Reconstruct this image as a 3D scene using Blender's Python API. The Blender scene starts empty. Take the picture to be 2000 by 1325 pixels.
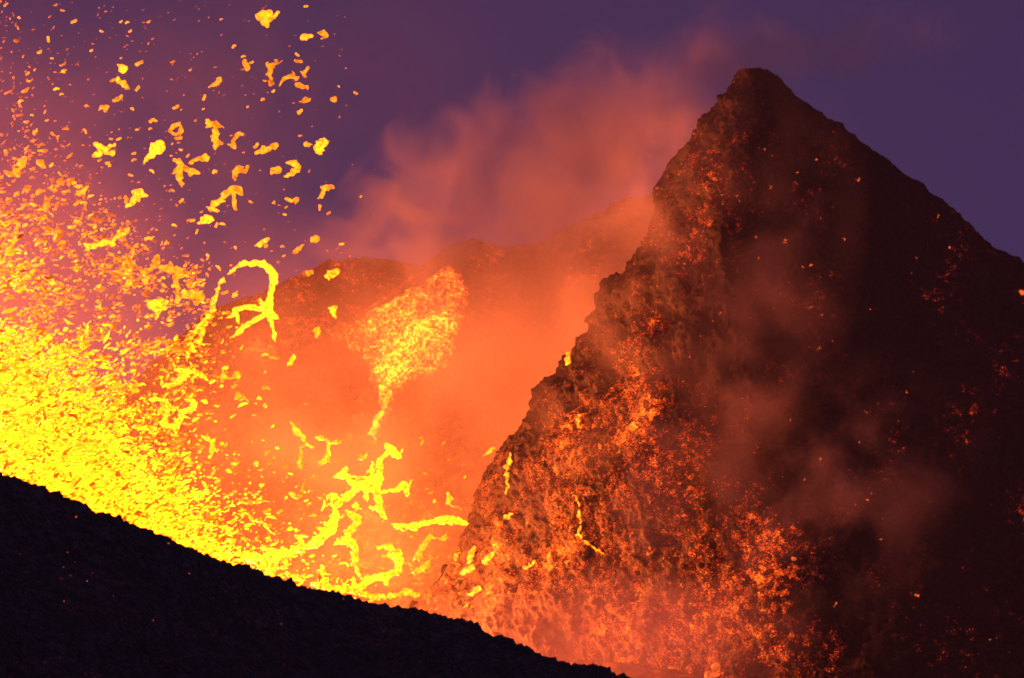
import bpy, math, random
import numpy as np
from mathutils import Vector

random.seed(7)
RNG = np.random.default_rng(11)
SC = bpy.context.scene
COL = SC.collection

# ------------------------------------------------------------------ camera
CAM_Z = 40.0
F = 1000 / math.tan(math.radians(10))          # focal length in pixels of the 2000 px photograph
cam = bpy.data.cameras.new('camera')
cam.angle = math.radians(20)
cam.clip_start, cam.clip_end = 1.0, 6000
camo = bpy.data.objects.new('camera', cam)
camo.location = (0, 0, CAM_Z)
camo.rotation_euler = (math.radians(90), 0, 0)
COL.objects.link(camo)
SC.camera = camo

def at(px, py, Y):                              # photograph pixel + distance -> world point
    return np.array([(px - 1000) * Y / F, Y, CAM_Z - (py - 662.5) * Y / F])

# ------------------------------------------------------------------ sky: dusk, sun under the horizon
world = bpy.data.worlds.new('World')
SC.world = world
world.use_nodes = True
wn, wl = world.node_tree.nodes, world.node_tree.links
bg = wn['Background']
sky = wn.new('ShaderNodeTexSky')
sky.sky_type = 'NISHITA'
sky.sun_disc = False
sky.sun_elevation = math.radians(6.0)
sky.sun_rotation = math.radians(180)
sky.ozone_density = 6.0
sky.dust_density = 0.5
tcw = wn.new('ShaderNodeTexCoord')
mpw = wn.new('ShaderNodeMapping'); mpw.inputs['Scale'].default_value = (1, 1, 0.6); mpw.inputs['Location'].default_value = (0, 0, 0.45)
wl.new(tcw.outputs['Generated'], mpw.inputs[0])
nrm = wn.new('ShaderNodeVectorMath'); nrm.operation = 'NORMALIZE'
wl.new(mpw.outputs[0], nrm.inputs[0])
wl.new(nrm.outputs[0], sky.inputs[0])
mul = wn.new('ShaderNodeMix'); mul.data_type = 'RGBA'; mul.blend_type = 'MULTIPLY'
mul.inputs[0].default_value = 1.0
mul.inputs[7].default_value = (2.05, 0.225, 0.245, 1)   # purple dusk air over the glowing vent
wl.new(sky.outputs[0], mul.inputs[6])
wl.new(mul.outputs[2], bg.inputs[0])
bg.inputs[1].default_value = 0.15

# added cool fill standing for twilight behind the camera, lifts the dark rock
sun = bpy.data.lights.new('twilight_fill', 'SUN')
sun.energy = 0.4; sun.angle = math.radians(40); sun.color = (0.62, 0.50, 1.0)
suno = bpy.data.objects.new('twilight_fill', sun); COL.objects.link(suno)
suno.rotation_euler = (math.radians(90 - 6), 0, 0)      # shines along +Y, six degrees down

SC.view_settings.view_transform = 'Standard'
SC.view_settings.look = 'None'
SC.view_settings.exposure = 0
SC.view_settings.gamma = 1
SC.view_settings.use_curve_mapping = False
cy = SC.cycles
cy.use_denoising = True
cy.max_bounces = 4
cy.diffuse_bounces = 2
cy.glossy_bounces = 1
cy.volume_bounces = 1
cy.transparent_max_bounces = 4
cy.volume_step_rate = 0.6
cy.volume_max_steps = 256
cy.use_light_tree = True
cy.filter_width = 1.8
cy.sample_clamp_indirect = 4

# ------------------------------------------------------------------ lava light (lamps burning inside the fountain and the vent)
LAVA_RGB = (1.0, 0.115, 0.05)
def lamp(name, p, watts, radius, rgb=LAVA_RGB):
    l = bpy.data.lights.new(name, 'POINT')
    l.energy = watts; l.shadow_soft_size = radius; l.color = rgb
    o = bpy.data.objects.new(name, l); o.location = p
    COL.objects.link(o)
    return o
lamp('fountain_light', at(-70, 880, 385), 9e5, 4, (1.0, 0.14, 0.03))
lamp('fountain_light', at(-150, 560, 385), 5e5, 5, (1.0, 0.13, 0.035))
lamp('fountain_light', at(-160, 160, 385), 2.0e5, 4, (1.0, 0.15, 0.08))
VENT_RGB = (1.0, 0.155, 0.022)
lamp('vent_light', at(420, 1200, 395), 8.5e5, 3, VENT_RGB)
lamp('vent_light', at(600, 1260, 415), 1.4e6, 3, VENT_RGB)
lamp('vent_light', at(830, 1290, 420), 6.5e5, 3, VENT_RGB)

# ------------------------------------------------------------------ numpy noise
def _h(ix, iy, iz, s):
    n = (ix.astype(np.uint32) * np.uint32(374761393) + iy.astype(np.uint32) * np.uint32(668265263)
         + iz.astype(np.uint32) * np.uint32(2147483647 - 19) + np.uint32((s * 974711) & 0xffffffff))
    n = (n ^ (n >> np.uint32(13))) * np.uint32(1274126177)
    n = (n ^ (n >> np.uint32(16))) * np.uint32(2246822519)
    n = n ^ (n >> np.uint32(15))
    return n.astype(np.float32) / np.float32(4294967296.0)

def vnoise(P, scale, s=0):
    q = np.asarray(P, dtype=np.float32) / scale
    i = np.floor(q); f = q - i; i = i.astype(np.int64)
    f = f * f * f * (f * (f * 6 - 15) + 10)
    r = 0
    for dx in (0, 1):
        wx = f[..., 0] if dx else 1 - f[..., 0]
        for dy in (0, 1):
            wy = f[..., 1] if dy else 1 - f[..., 1]
            for dz in (0, 1):
                wz = f[..., 2] if dz else 1 - f[..., 2]
                r = r + wx * wy * wz * _h(i[..., 0] + dx, i[..., 1] + dy, i[..., 2] + dz, s)
    return r * 2 - 1

def fbm(P, scale, octv=4, s=0, gain=0.5):
    r, a, sc = 0, 1.0, scale
    for k in range(octv):
        r = r + a * vnoise(P, sc, s + k * 17)
        a *= gain; sc *= 0.5
    return r

def worley(P, scale, s=0):
    q = np.asarray(P, dtype=np.float32) / scale
    i = np.floor(q).astype(np.int64)
    best = np.full(q.shape[:-1], 9.0, np.float32)
    for dx in (-1, 0, 1):
        for dy in (-1, 0, 1):
            for dz in (-1, 0, 1):
                c = i + np.array([dx, dy, dz])
                d = 0
                for k in range(3):
                    d = d + (c[..., k] + _h(c[..., 0], c[..., 1], c[..., 2], s + k * 31) - q[..., k]) ** 2
                best = np.minimum(best, d)
    return np.sqrt(best)

def sstep(a, b, x):
    t = np.clip((x - a) / (b - a), 0, 1)
    return t * t * (3 - 2 * t)

# ------------------------------------------------------------------ mesh helpers
def mesh_np(name, V, Q, mat, attrs=None, smooth=True):
    V = np.asarray(V, np.float32).reshape(-1, 3); Q = np.asarray(Q, np.int32)
    k = Q.shape[1]
    me = bpy.data.meshes.new(name)
    me.vertices.add(len(V)); me.vertices.foreach_set('co', V.ravel())
    me.loops.add(Q.size); me.loops.foreach_set('vertex_index', Q.ravel())
    me.polygons.add(len(Q))
    me.polygons.foreach_set('loop_start', np.arange(0, Q.size, k, dtype=np.int32))
    me.polygons.foreach_set('use_smooth', np.full(len(Q), smooth, dtype=bool))
    for an, av in (attrs or {}).items():
        a = me.attributes.new(an, 'FLOAT', 'POINT')
        a.data.foreach_set('value', np.asarray(av, np.float32).ravel())
    me.update(calc_edges=True); me.validate()
    me.materials.append(mat)
    o = bpy.data.objects.new(name, me); COL.objects.link(o)
    return o

def tag(o, label, cat=None, group=None, kind=None):
    o['label'] = label
    if cat: o['category'] = cat
    if group: o['group'] = group
    if kind: o['kind'] = kind
    return o

def grid_quads(nu, nv, close_u=False):
    i = np.arange(nu if close_u else nu - 1); j = np.arange(nv - 1)
    I, J = np.meshgrid(i, j, indexing='ij')
    I2 = (I + 1) % nu
    return np.stack([I * nv + J, I2 * nv + J, I2 * nv + J + 1, I * nv + J + 1], -1).reshape(-1, 4)

def grid_normals(G, close_u=False):
    if close_u:
        du = np.roll(G, -1, 0) - np.roll(G, 1, 0)
    else:
        du = np.gradient(G, axis=0)
    dv = np.gradient(G, axis=1)
    n = np.cross(du, dv)
    return n / (np.linalg.norm(n, axis=-1, keepdims=True) + 1e-9)

def project(V):
    V = np.asarray(V)
    return 1000 + V[..., 0] * F / V[..., 1], 662.5 - (V[..., 2] - CAM_Z) * F / V[..., 1]

# ------------------------------------------------------------------ materials
def nodes_of(name):
    m = bpy.data.materials.new(name); m.use_nodes = True
    m.cycles.emission_sampling = 'NONE'
    return m, m.node_tree.nodes, m.node_tree.links

def math_node(N, L, op, a, b=None, clamp=False):
    n = N.new('ShaderNodeMath'); n.operation = op; n.use_clamp = clamp
    for k, v in enumerate((a, b)):
        if v is None: continue
        if isinstance(v, (int, float)): n.inputs[k].default_value = v
        else: L.new(v, n.inputs[k])
    return n.outputs[0]

def noise_node(N, L, vec, scale, detail=3, rough=0.55, dist=0.0):
    n = N.new('ShaderNodeTexNoise')
    n.inputs['Scale'].default_value = scale; n.inputs['Detail'].default_value = detail
    n.inputs['Roughness'].default_value = rough; n.inputs['Distortion'].default_value = dist
    L.new(vec, n.inputs['Vector'])
    return n.outputs['Fac']

def ramp_node(N, L, fac, stops):
    r = N.new('ShaderNodeValToRGB'); e = r.color_ramp.elements
    e[0].position, e[0].color = stops[0][0], (*stops[0][1], 1)
    e[1].position, e[1].color = stops[-1][0], (*stops[-1][1], 1)
    for p, c in stops[1:-1]:
        x = e.new(p); x.color = (*c, 1)
    L.new(fac, r.inputs[0])
    return r.outputs[0]

HOT = [(0.0, (0, 0, 0)), (0.12, (0.08, 0.004, 0.001)), (0.30, (0.45, 0.022, 0.003)),
       (0.52, (1.0, 0.11, 0.008)), (0.78, (1.0, 0.22, 0.008)), (1.0, (1.0, 0.30, 0.010))]

def rock_material(name, dark, light, gain=1.0, bias=0.0, cell=1.1, grain=1.0, patch=1.1):
    """Basalt clinker; where the vertex attribute «hotness» is high, broken-open pieces glow."""
    m, N, L = nodes_of(name)
    b = N['Principled BSDF']
    geo = N.new('ShaderNodeNewGeometry').outputs['Position']
    big = noise_node(N, L, geo, 0.10, 4)
    mid = noise_node(N, L, geo, 0.7, 4, 0.6)
    fin = noise_node(N, L, geo, 3.0 * grain, 3, 0.65)
    v = N.new('ShaderNodeTexVoronoi'); v.inputs['Scale'].default_value = cell
    L.new(geo, v.inputs['Vector'])
    sep = N.new('ShaderNodeSeparateColor'); L.new(v.outputs['Color'], sep.inputs[0])
    colr = ramp_node(N, L, mid, [(0.3, dark), (0.7, light)])
    L.new(colr, b.inputs['Base Color'])
    b.inputs['Roughness'].default_value = 0.85
    b.inputs['Specular IOR Level'].default_value = 0.25
    hgt = math_node(N, L, 'ADD', math_node(N, L, 'MULTIPLY', fin, 0.6), math_node(N, L, 'MULTIPLY', v.outputs['Distance'], -0.5))
    bp = N.new('ShaderNodeBump'); bp.inputs['Strength'].default_value = 0.9; bp.inputs['Distance'].default_value = 0.5
    L.new(hgt, bp.inputs['Height']); L.new(bp.outputs[0], b.inputs['Normal'])
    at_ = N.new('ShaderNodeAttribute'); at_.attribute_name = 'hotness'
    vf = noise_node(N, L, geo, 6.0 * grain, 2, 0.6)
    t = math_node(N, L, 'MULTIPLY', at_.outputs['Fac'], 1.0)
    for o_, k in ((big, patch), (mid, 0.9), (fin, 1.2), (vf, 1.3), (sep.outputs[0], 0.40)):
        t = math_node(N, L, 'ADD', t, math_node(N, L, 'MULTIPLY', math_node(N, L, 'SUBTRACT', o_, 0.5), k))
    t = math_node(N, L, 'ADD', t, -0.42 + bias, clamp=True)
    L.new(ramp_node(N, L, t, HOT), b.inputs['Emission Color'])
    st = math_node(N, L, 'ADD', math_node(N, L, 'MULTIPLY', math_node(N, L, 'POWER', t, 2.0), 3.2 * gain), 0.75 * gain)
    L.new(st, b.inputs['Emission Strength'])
    return m

def lava_material(name, lo, hi, scale=1.6, glow=(1.0, 0.215, 0.004)):
    """Molten lava: gives off light, brighter and yellower where it is hotter."""
    m, N, L = nodes_of(name)
    b = N['Principled BSDF']
    geo = N.new('ShaderNodeNewGeometry').outputs['Position']
    n = noise_node(N, L, geo, scale, 3, 0.6)
    n = math_node(N, L, 'MULTIPLY', math_node(N, L, 'SUBTRACT', n, 0.3), 2.5, clamp=True)
    a = N.new('ShaderNodeAttribute'); a.attribute_name = 'temp'
    s = math_node(N, L, 'ADD', math_node(N, L, 'MULTIPLY', n, hi - lo), lo)
    s = math_node(N, L, 'MULTIPLY', s, a.outputs['Fac'])
    b.inputs['Base Color'].default_value = (0.05, 0.02, 0.012, 1)
    b.inputs['Roughness'].default_value = 0.6
    b.inputs['Emission Color'].default_value = (*glow, 1)
    L.new(s, b.inputs['Emission Strength'])
    return m

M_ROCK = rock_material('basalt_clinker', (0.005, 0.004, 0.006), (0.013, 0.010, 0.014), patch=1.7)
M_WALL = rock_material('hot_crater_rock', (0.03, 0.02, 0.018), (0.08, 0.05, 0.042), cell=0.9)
M_FORE = rock_material('cold_clinker', (0.022, 0.019, 0.021), (0.06, 0.052, 0.056), gain=0.35, bias=-0.12, cell=2.5)
M_FLOW = rock_material('flowing_lava_rubble', (0.03, 0.02, 0.018), (0.07, 0.045, 0.04), gain=1.35, cell=0.9, grain=0.45)
M_LAVA = lava_material('molten_lava', 1.2, 6.5, 2.4)
M_CLOT = lava_material('lava_clot', 0.9, 5.0, 1.1)
M_SPRAY = lava_material('lava_spray', 0.7, 1.25, 0.6, glow=(1.0, 0.165, 0.002))
M_EMBER = lava_material('ember', 0.12, 1.3, 1.5, glow=(1.0, 0.13, 0.012))

# ------------------------------------------------------------------ ground
def build_ground():
    n = 90
    xs = np.linspace(-1000, 1000, n); ys = np.linspace(-60, 1500, n)
    X, Y = np.meshgrid(xs, ys, indexing='ij')
    G = np.stack([X, Y, np.full_like(X, -18.0)], -1)
    G[..., 2] += fbm(G, 120, 4, 3) * 4 - 2
    o = mesh_np('ground', G, grid_quads(n, n), M_FORE, {'hotness': np.zeros(n * n)})
    tag(o, 'dark plain of old lava rock around the volcano', kind='structure')
build_ground()

# ------------------------------------------------------------------ hills as lofts over a ridge line
def hill(name, ridge, nu, fwd, back, mat, amp, seed, heat, label, fine=0.5, lean=0.0, wsc=0.9):
    """ridge: (px, py, Y) polyline. fwd/back: (distance, drop, samples, exponent) of the two sides."""
    R = np.array([at(*r) for r in ridge])
    d = np.r_[0, np.cumsum(np.linalg.norm(np.diff(R, axis=0), axis=1))]
    s = np.linspace(0, d[-1], nu)
    C = np.stack([np.interp(s, d, R[:, k]) for k in range(3)], -1)
    cols = []
    nf, nb = fwd[2], back[2]
    for t in np.linspace(1, 0, nf):
        t2 = t ** 1.7
        cols.append(C + np.stack([np.full(nu, lean * t2 * fwd[0]), np.full(nu, -fwd[0] * t2), -fwd[1] * np.full(nu, t2) ** fwd[3]], -1))
    for t in np.linspace(0, 1, nb)[1:]:
        t2 = t ** 1.5
        cols.append(C + np.stack([np.zeros(nu), np.full(nu, back[0] * t2), -back[1] * np.full(nu, t2) ** back[3]], -1))
    G = np.stack(cols, 1)
    n = grid_normals(G)
    if n[nu // 2, nf // 2, 2] < 0: n = -n
    D = amp * (fbm(G, 14, 3, seed) * 0.9 + 0.45 * fbm(G, 3.5, 3, seed + 5)) + fine * (0.55 - worley(G, wsc, seed + 9)) * (1 + 0.8 * vnoise(G, 2.5, seed + 2)) + fine * 0.6 * (0.5 - worley(G, wsc * 0.45, seed + 12))
    edge = np.abs(np.arange(G.shape[1]) - (nf - 1)); 
    keep = np.clip(0.25 + edge / 25.0, 0, 1)[None, :]
    big = amp * fbm(G, 14, 3, seed) * 0.9
    D = (D - big) + big * keep
    G = G + n * D[..., None]
    o = mesh_np(name, G, grid_quads(*G.shape[:2]), mat, {'hotness': heat(G)})
    tag(o, label, kind='structure')
    return o, G

FORE = [(-700, 690, 262), (-250, 830, 256), (0, 922, 250), (60, 941, 250), (120, 968, 250), (200, 999, 250), (260, 1024, 250),
        (300, 1036, 250), (370, 1071, 250), (400, 1083, 250), (430, 1089, 250), (490, 1106, 250), (540, 1127, 250), (600, 1149, 250),
        (680, 1162, 250), (740, 1179, 250), (830, 1191, 250), (900, 1211, 250), (960, 1236, 250), (1020, 1261, 250),
        (1070, 1282, 250), (1110, 1297, 250), (1165, 1301, 250), (1200, 1316, 250), (1250, 1335, 250), (1500, 1480, 250), (2300, 1800, 255)]
def heat_fore(G):
    return np.full(G.shape[:2], 0.0)
fore, G_FORE = hill('foreground_slope', FORE, 1300, (115, 62, 230, 1.0), (60, 58, 90, 1.0), M_FORE, 0.55, 21, heat_fore,
            'black rubble slope in shadow along the bottom left', fine=0.62, wsc=0.8)

def gauss(G, spots):
    """hot places: (px, py, radius m, amount), each centred where that direction meets the slope"""
    h = np.zeros(G.shape[:-1])
    pX, pY = project(G)
    for px, py, r, a in spots:
        d2 = (pX - px) ** 2 + (pY - py) ** 2
        m = np.where(d2 < max(d2.min() * 1.5, 16.0), G[..., 1], 1e9)
        c = G.reshape(-1, 3)[np.argmin(m)]
        h += a * np.exp(-((G - c) ** 2).sum(-1) / (r * r))
    return h

FAR = [(-900, 900, 640), (-300, 880, 620), (200, 800, 600), (330, 680, 592), (400, 612, 590), (430, 596, 590), (520, 570, 590), (560, 545, 590), (600, 528, 590), (640, 513, 590), (690, 504, 590),
       (760, 507, 590), (820, 517, 590), (900, 530, 590), (1100, 600, 600)]
far, G_FAR = hill('far_ridge', FAR, 700, (75, 95, 260, 0.8), (120, 90, 40, 1.0), M_WALL, 1.2, 41,
            lambda G: 0.15 + gauss(G, [(640, 640, 30, .12), (540, 720, 30, .10), (420, 850, 30, .15)]),
            'dim red rock ridge beyond the crater on the left', fine=0.9)

WALL = [(380, 820, 500), (470, 735, 502), (560, 690, 505), (640, 655, 508), (690, 620, 510), (750, 580, 512), (790, 548, 512), (820, 517, 512), (850, 500, 512), (870, 489, 512), (900, 476, 512), (925, 470, 512), (950, 475, 512), (980, 483, 512),
        (1030, 475, 512), (1068, 467, 512), (1085, 452, 512), (1100, 446, 512), (1140, 430, 512), (1180, 417, 512), (1205, 395, 512), (1225, 385, 512),
        (1250, 388, 510), (1280, 372, 508), (1330, 350, 505), (1450, 400, 500), (1700, 600, 500), (2000, 900, 500)]
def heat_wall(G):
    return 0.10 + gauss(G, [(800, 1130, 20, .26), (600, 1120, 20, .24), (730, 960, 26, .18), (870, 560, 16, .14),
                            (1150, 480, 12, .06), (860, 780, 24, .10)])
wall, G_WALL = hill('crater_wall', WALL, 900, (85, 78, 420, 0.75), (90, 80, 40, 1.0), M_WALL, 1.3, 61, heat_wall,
            'glowing orange back wall of the crater', fine=0.85)

# ------------------------------------------------------------------ the big cone on the right
def build_cone():
    YC = 425.0
    Lpx = [(1458, 136), (1446, 139), (1438, 148), (1434, 165), (1420, 185), (1385, 225), (1350, 262), (1320, 290), (1290, 335), (1273, 362), (1273, 388),
           (1279, 410), (1268, 450), (1255, 480), (1235, 510), (1215, 545), (1190, 565), (1174, 592), (1163, 640), (1130, 680), (1110, 706),
           (1085, 735), (1060, 775), (1040, 810), (1010, 850), (985, 880), (950, 920), (930, 960), (924, 1000), (906, 1040), (890, 1090),
           (868, 1130), (835, 1165), (790, 1220), (700, 1340), (560, 1500)]
    Rpx = [(1484, 136), (1503, 141), (1514, 150), (1530, 166), (1560, 190), (1620, 232), (1660, 258), (1700, 290), (1760, 332), (1800, 358), (1840, 386), (1890, 430),
           (1950, 480), (2000, 512), (2080, 570), (2400, 830), (2800, 1200), (3100, 1500)]
    Apx = [(1462, 137), (1452, 160), (1438, 190), (1425, 250), (1405, 320), (1385, 420), (1365, 520), (1340, 620), (1310, 700), (1300, 780),
           (1300, 860), (1320, 950), (1430, 1080), (1560, 1200), (1850, 1500)]
    rows = np.r_[136 + (np.linspace(0, 1, 560) ** 1.05) * (1330 - 136), np.linspace(1334, 1500, 40)]
    nr = len(rows)
    def ip(T): T = np.array(T, float); return np.interp(rows, T[:, 1], T[:, 0])
    z = CAM_Z - (rows - 662.5) * YC / F
    drop = z[0] - z
    yL = YC + 6 + 0.05 * drop
    yA = YC - 2.5 - 0.50 * drop
    yR = YC + 3 + 0.12 * drop
    yB = YC + 3 + 0.8 * drop
    xL = (ip(Lpx) - 1000) * yL / F; xR = (ip(Rpx) - 1000) * yR / F; xA = (ip(Apx) - 1000) * yA / F
    nsL, nsR, nb = 420, 420, 60
    # plan outline: left edge -> arete -> right edge -> back
    def seg(a, b, n, bow=0.0):
        t = np.linspace(0, 1, n, endpoint=False)[:, None]
        P = a[None] * (1 - t[..., None]) + b[None] * t[..., None]
        dirv = b - a; nv = np.stack([dirv[:, 1], -dirv[:, 0]], -1)
        return P + (4 * t * (1 - t))[..., None] * nv[None] * bow
    Lp = np.stack([xL, yL], -1); Ap = np.stack([xA, yA], -1); Rp = np.stack([xR, yR], -1)
    Bp = np.stack([(xL + xR) / 2, yB], -1)
    P = np.concatenate([seg(Lp, Ap, nsL, 0.04), seg(Ap, Rp, nsR, 0.10), seg(Rp, Bp, nb, 0.1), seg(Bp, Lp, nb, 0.1)], 0)
    # round the arete (the left and right silhouettes stay)
    k = 201; ker = np.hanning(k + 2)[1:-1]; ker /= ker.sum()
    lo, hi = nsL - 212, nsL + 212
    S = P.copy()
    for c in range(2):
        pad = P[lo - k:hi + k, :, c]
        sm = np.apply_along_axis(lambda a: np.convolve(a, ker, 'same'), 0, pad)
        S[lo:hi, :, c] = sm[k:-k]
    G = np.concatenate([S, np.broadcast_to(z, S.shape[:2])[..., None]], -1)
    n = grid_normals(G, True)
    if n[nsL // 2, nr // 2, 0] > 0: n = -n
    taper = np.clip(drop / 10, 0.12, 1)[None]
    # ribs running down the flank: noise squeezed along the slope
    Q = G * np.array([1, 1, 0.22])
    ribs = (1 - np.abs(fbm(Q, 12, 1, 5)) * 1.6)
    u = np.arange(G.shape[0])
    keep0 = np.minimum(0.45 + np.abs(u - 0) / 90.0, 0.35 + np.abs(u - (nsL + nsR)) / 90.0).clip(0, 1)[:, None]
    D = taper * (1.5 * fbm(G, 17, 3, 1) + 1.5 * (ribs - 0.45) + 0.9 * fbm(G, 5, 3, 2))
    D = D * keep0 + 0.5 * fbm(G, 2.6, 2, 14) + 1.2 * taper * keep0 ** 2 * (0.5 - worley(G, 5.5, 15)) + (0.4 + 0.6 * taper) * ((0.55 + 0.5 * vnoise(G, 7, 31)) * (0.55 - worley(G, 2.3, 6)) + 0.55 * fbm(G, 1.5, 3, 32, 0.65) + 0.4 * (0.5 - worley(G, 0.9, 7)))
    rgt = (np.clip(0.45 + np.abs(u - (nsL + nsR)) / 120.0, 0, 1) * np.clip(0.48 + u / 150.0, 0, 1))[:, None]
    D = (D - D[:nsL + nsR].mean()) * rgt
    G = G + n * D[..., None]
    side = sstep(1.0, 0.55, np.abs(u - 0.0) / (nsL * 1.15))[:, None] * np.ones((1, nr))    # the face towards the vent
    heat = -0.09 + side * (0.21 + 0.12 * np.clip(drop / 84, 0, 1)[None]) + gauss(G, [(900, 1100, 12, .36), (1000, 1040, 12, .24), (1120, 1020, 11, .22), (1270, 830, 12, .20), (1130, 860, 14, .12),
                            (1300, 640, 20, .08), (1400, 1090, 14, .20), (1200, 1180, 16, .20), (1390, 1315, 3.5, .35), (1500, 1230, 16, .14),
                            (1560, 1090, 10, .16), (1290, 480, 18, .08), (1540, 390, 4, .16), (1440, 430, 5, .10), (1790, 1160, 2, .1),
                            (1993, 570, 2.2, .5), (1350, 400, 12, .06), (1450, 1240, 12, .08)])
    V = G.reshape(-1, 3)
    top = V.reshape(G.shape)[:, 0].mean(0) + np.array([0, 0, 0.25])
    idx = len(V)
    Qd = grid_quads(G.shape[0], nr, True)
    V = np.vstack([V, top]); hv = np.r_[heat.ravel(), 0]
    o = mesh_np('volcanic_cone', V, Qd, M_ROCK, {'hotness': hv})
    # close the tip with a fan
    import bmesh
    bm = bmesh.new(); bm.from_mesh(o.data); bm.verts.ensure_lookup_table()
    m_ = G.shape[0]
    for a in range(m_):
        try: bm.faces.new((bm.verts[a * nr], bm.verts[((a + 1) % m_) * nr], bm.verts[idx])).smooth = True
        except ValueError: pass
    bm.normal_update(); bm.to_mesh(o.data); bm.free()
    tag(o, 'tall steep volcanic cone of dark rubble with glowing cracks', kind='structure')
    return o, G
cone, G_CONE = build_cone()

# crater floor between the three walls
def build_floor():
    n, k = 160, 120
    xs = np.linspace(-110, 60, n); ys = np.linspace(285, 520, k)
    X, Y = np.meshgrid(xs, ys, indexing='ij')
    G = np.stack([X, Y, np.full_like(X, -6.0)], -1)
    G[..., 2] += fbm(G, 18, 4, 77) * 1.5 + 0.5 * (0.5 - worley(G, 2.0, 3))
    o = mesh_np('crater_floor', G, grid_quads(n, k), M_WALL, {'hotness': np.full(n * k, .3)})
    tag(o, 'hot orange floor of the crater', kind='structure')
build_floor()

# ------------------------------------------------------------------ lava flow down the back wall
def in_poly(x, y, poly):
    r = np.zeros(x.shape, bool); n = len(poly)
    for i in range(n):
        x1, y1 = poly[i]; x2, y2 = poly[(i + 1) % n]
        if y1 == y2: continue
        c = ((y1 > y) != (y2 > y)) & (x < (x2 - x1) * (y - y1) / (y2 - y1) + x1)
        r ^= c
    return r
def build_flow():
    nu, nv = G_WALL.shape[:2]
    px, py = project(G_WALL)
    jx = px + 10 * vnoise(G_WALL, 3.0, 91); jy = py + 10 * vnoise(G_WALL, 3.0, 92)
    A = [(905, 530), (870, 522), (830, 560), (760, 592), (690, 622), (640, 652), (655, 672), (700, 695), (718, 715), (732, 745), (742, 775), (752, 800), (733, 835), (722, 858), (735, 855),
         (760, 800), (770, 765), (800, 745), (860, 735), (885, 705), (893, 650), (905, 600), (908, 560)]
    hot = [(893, 610), (800, 640), (740, 690), (735, 760), (750, 790), (728, 845), (738, 850), (768, 770), (830, 745), (888, 690)]
    inA = in_poly(jx, jy, A)
    inH = in_poly(jx, jy, hot)
    n = grid_normals(G_WALL)
    if n[nu // 2, nv // 4, 2] < 0: n = -n
    # soft weight
    def blur(a, k):
        a = a.astype(float)
        for ax in (0, 1):
            a = sum(np.roll(a, i, ax) for i in range(-k, k + 1)) / (2 * k + 1)
        return a
    w = blur(inA, 4); wh = blur(inH, 9)
    front = np.zeros((nu, nv), bool); front[:, :425] = True
    sel = (w > 0.05) & front
    G = G_WALL + n * (w * (0.7 + 0.5 * (0.6 - worley(G_WALL, 1.0, 33))))[..., None] - n * (0.3 * (1 - w))[..., None]
    heat = 0.36 + 0.44 * w + 0.24 * wh
    Q = grid_quads(nu, nv)
    Q = Q[sel.ravel()[Q].all(1)]
    used = np.unique(Q); remap = np.full(nu * nv, -1); remap[used] = np.arange(len(used))
    o = mesh_np('lava_flow', G.reshape(-1, 3)[used], remap[Q], M_FLOW, {'hotness': heat.ravel()[used]})
    tag(o, 'yellow and orange sheet of lava rubble spilling down the back crater wall', 'lava flow')
build_flow()

# ------------------------------------------------------------------ lava bodies: strands and blobs fused into one skin
def ico(sub=1):
    import bmesh
    bm = bmesh.new(); bmesh.ops.create_icosphere(bm, subdivisions=sub, radius=1)
    V = np.array([v.co[:] for v in bm.verts]); T = np.array([[v.index for v in f.verts] for f in bm.faces]); bm.free()
    return V, T
ICO1 = ico(1); ICO2 = ico(2)

def strand_balls(pts, Y, wob=0.25, thin=0.8):
    """pts: (px, py, radius px) polyline -> list of (centre, radius) in metres along a smooth line."""
    P = np.array([[p[0], p[1], p[2]] for p in pts], float)
    if len(P) == 1:
        c = at(P[0, 0], P[0, 1], Y); r = P[0, 2] * Y / F
        out = [(c, r)]
        for k in range(5):
            a = random.uniform(0, 6.28); out.append((c + r * 0.6 * np.array([math.cos(a), random.uniform(-.5, .5), math.sin(a)]), r * random.uniform(.35, .7)))
        return out
    d = np.r_[0, np.cumsum(np.hypot(*np.diff(P[:, :2], axis=0).T))]
    n = max(4, int(d[-1] / (0.45 * max(1.5, P[:, 2].min()))))
    s = np.linspace(0, d[-1], n)
    Pp = np.vstack([2 * P[0] - P[1], P, 2 * P[-1] - P[-2]])
    out = []
    depth = random.uniform(-1, 1)
    fil = None
    for si in s:
        k = min(len(P) - 2, max(0, np.searchsorted(d, si, 'right') - 1))
        t = (si - d[k]) / max(1e-6, d[k + 1] - d[k])
        a, b, c_, e = Pp[k], Pp[k + 1], Pp[k + 2], Pp[k + 3]
        q = 0.5 * ((2 * b) + (-a + c_) * t + (2 * a - 5 * b + 4 * c_ - e) * t * t + (-a + 3 * b - 3 * c_ + e) * t ** 3)
        r = thin * max(0.9, (1 - t) * b[2] + t * c_[2]) * random.uniform(1 - wob, 1 + wob)
        jit = 0.25 * r
        out.append((at(q[0] + random.uniform(-jit, jit), q[1] + random.uniform(-jit, jit), Y + depth * math.sin(si * 0.05)), r * Y / F))
        if wob > .2:                                     # torn filament running beside the body
            if fil is None and random.random() < .12: fil = [random.uniform(0, 6.28), random.randint(4, 14)]
            if fil:
                fil[0] += random.gauss(0, .12); fil[1] -= 1
                out.append((at(q[0] + 1.5 * r * math.cos(fil[0]), q[1] + 1.5 * r * math.sin(fil[0]), Y), max(.6, .22 * r) * Y / F))
                if fil[1] <= 0: fil = None
        if random.random() < wob * .6:                      # ragged spur
            ang = random.uniform(0, 6.28)
            out.append((at(q[0] + 1.3 * r * math.cos(ang), q[1] + 1.0 * r * math.sin(ang), Y), 0.45 * r * Y / F))
    return out

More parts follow.
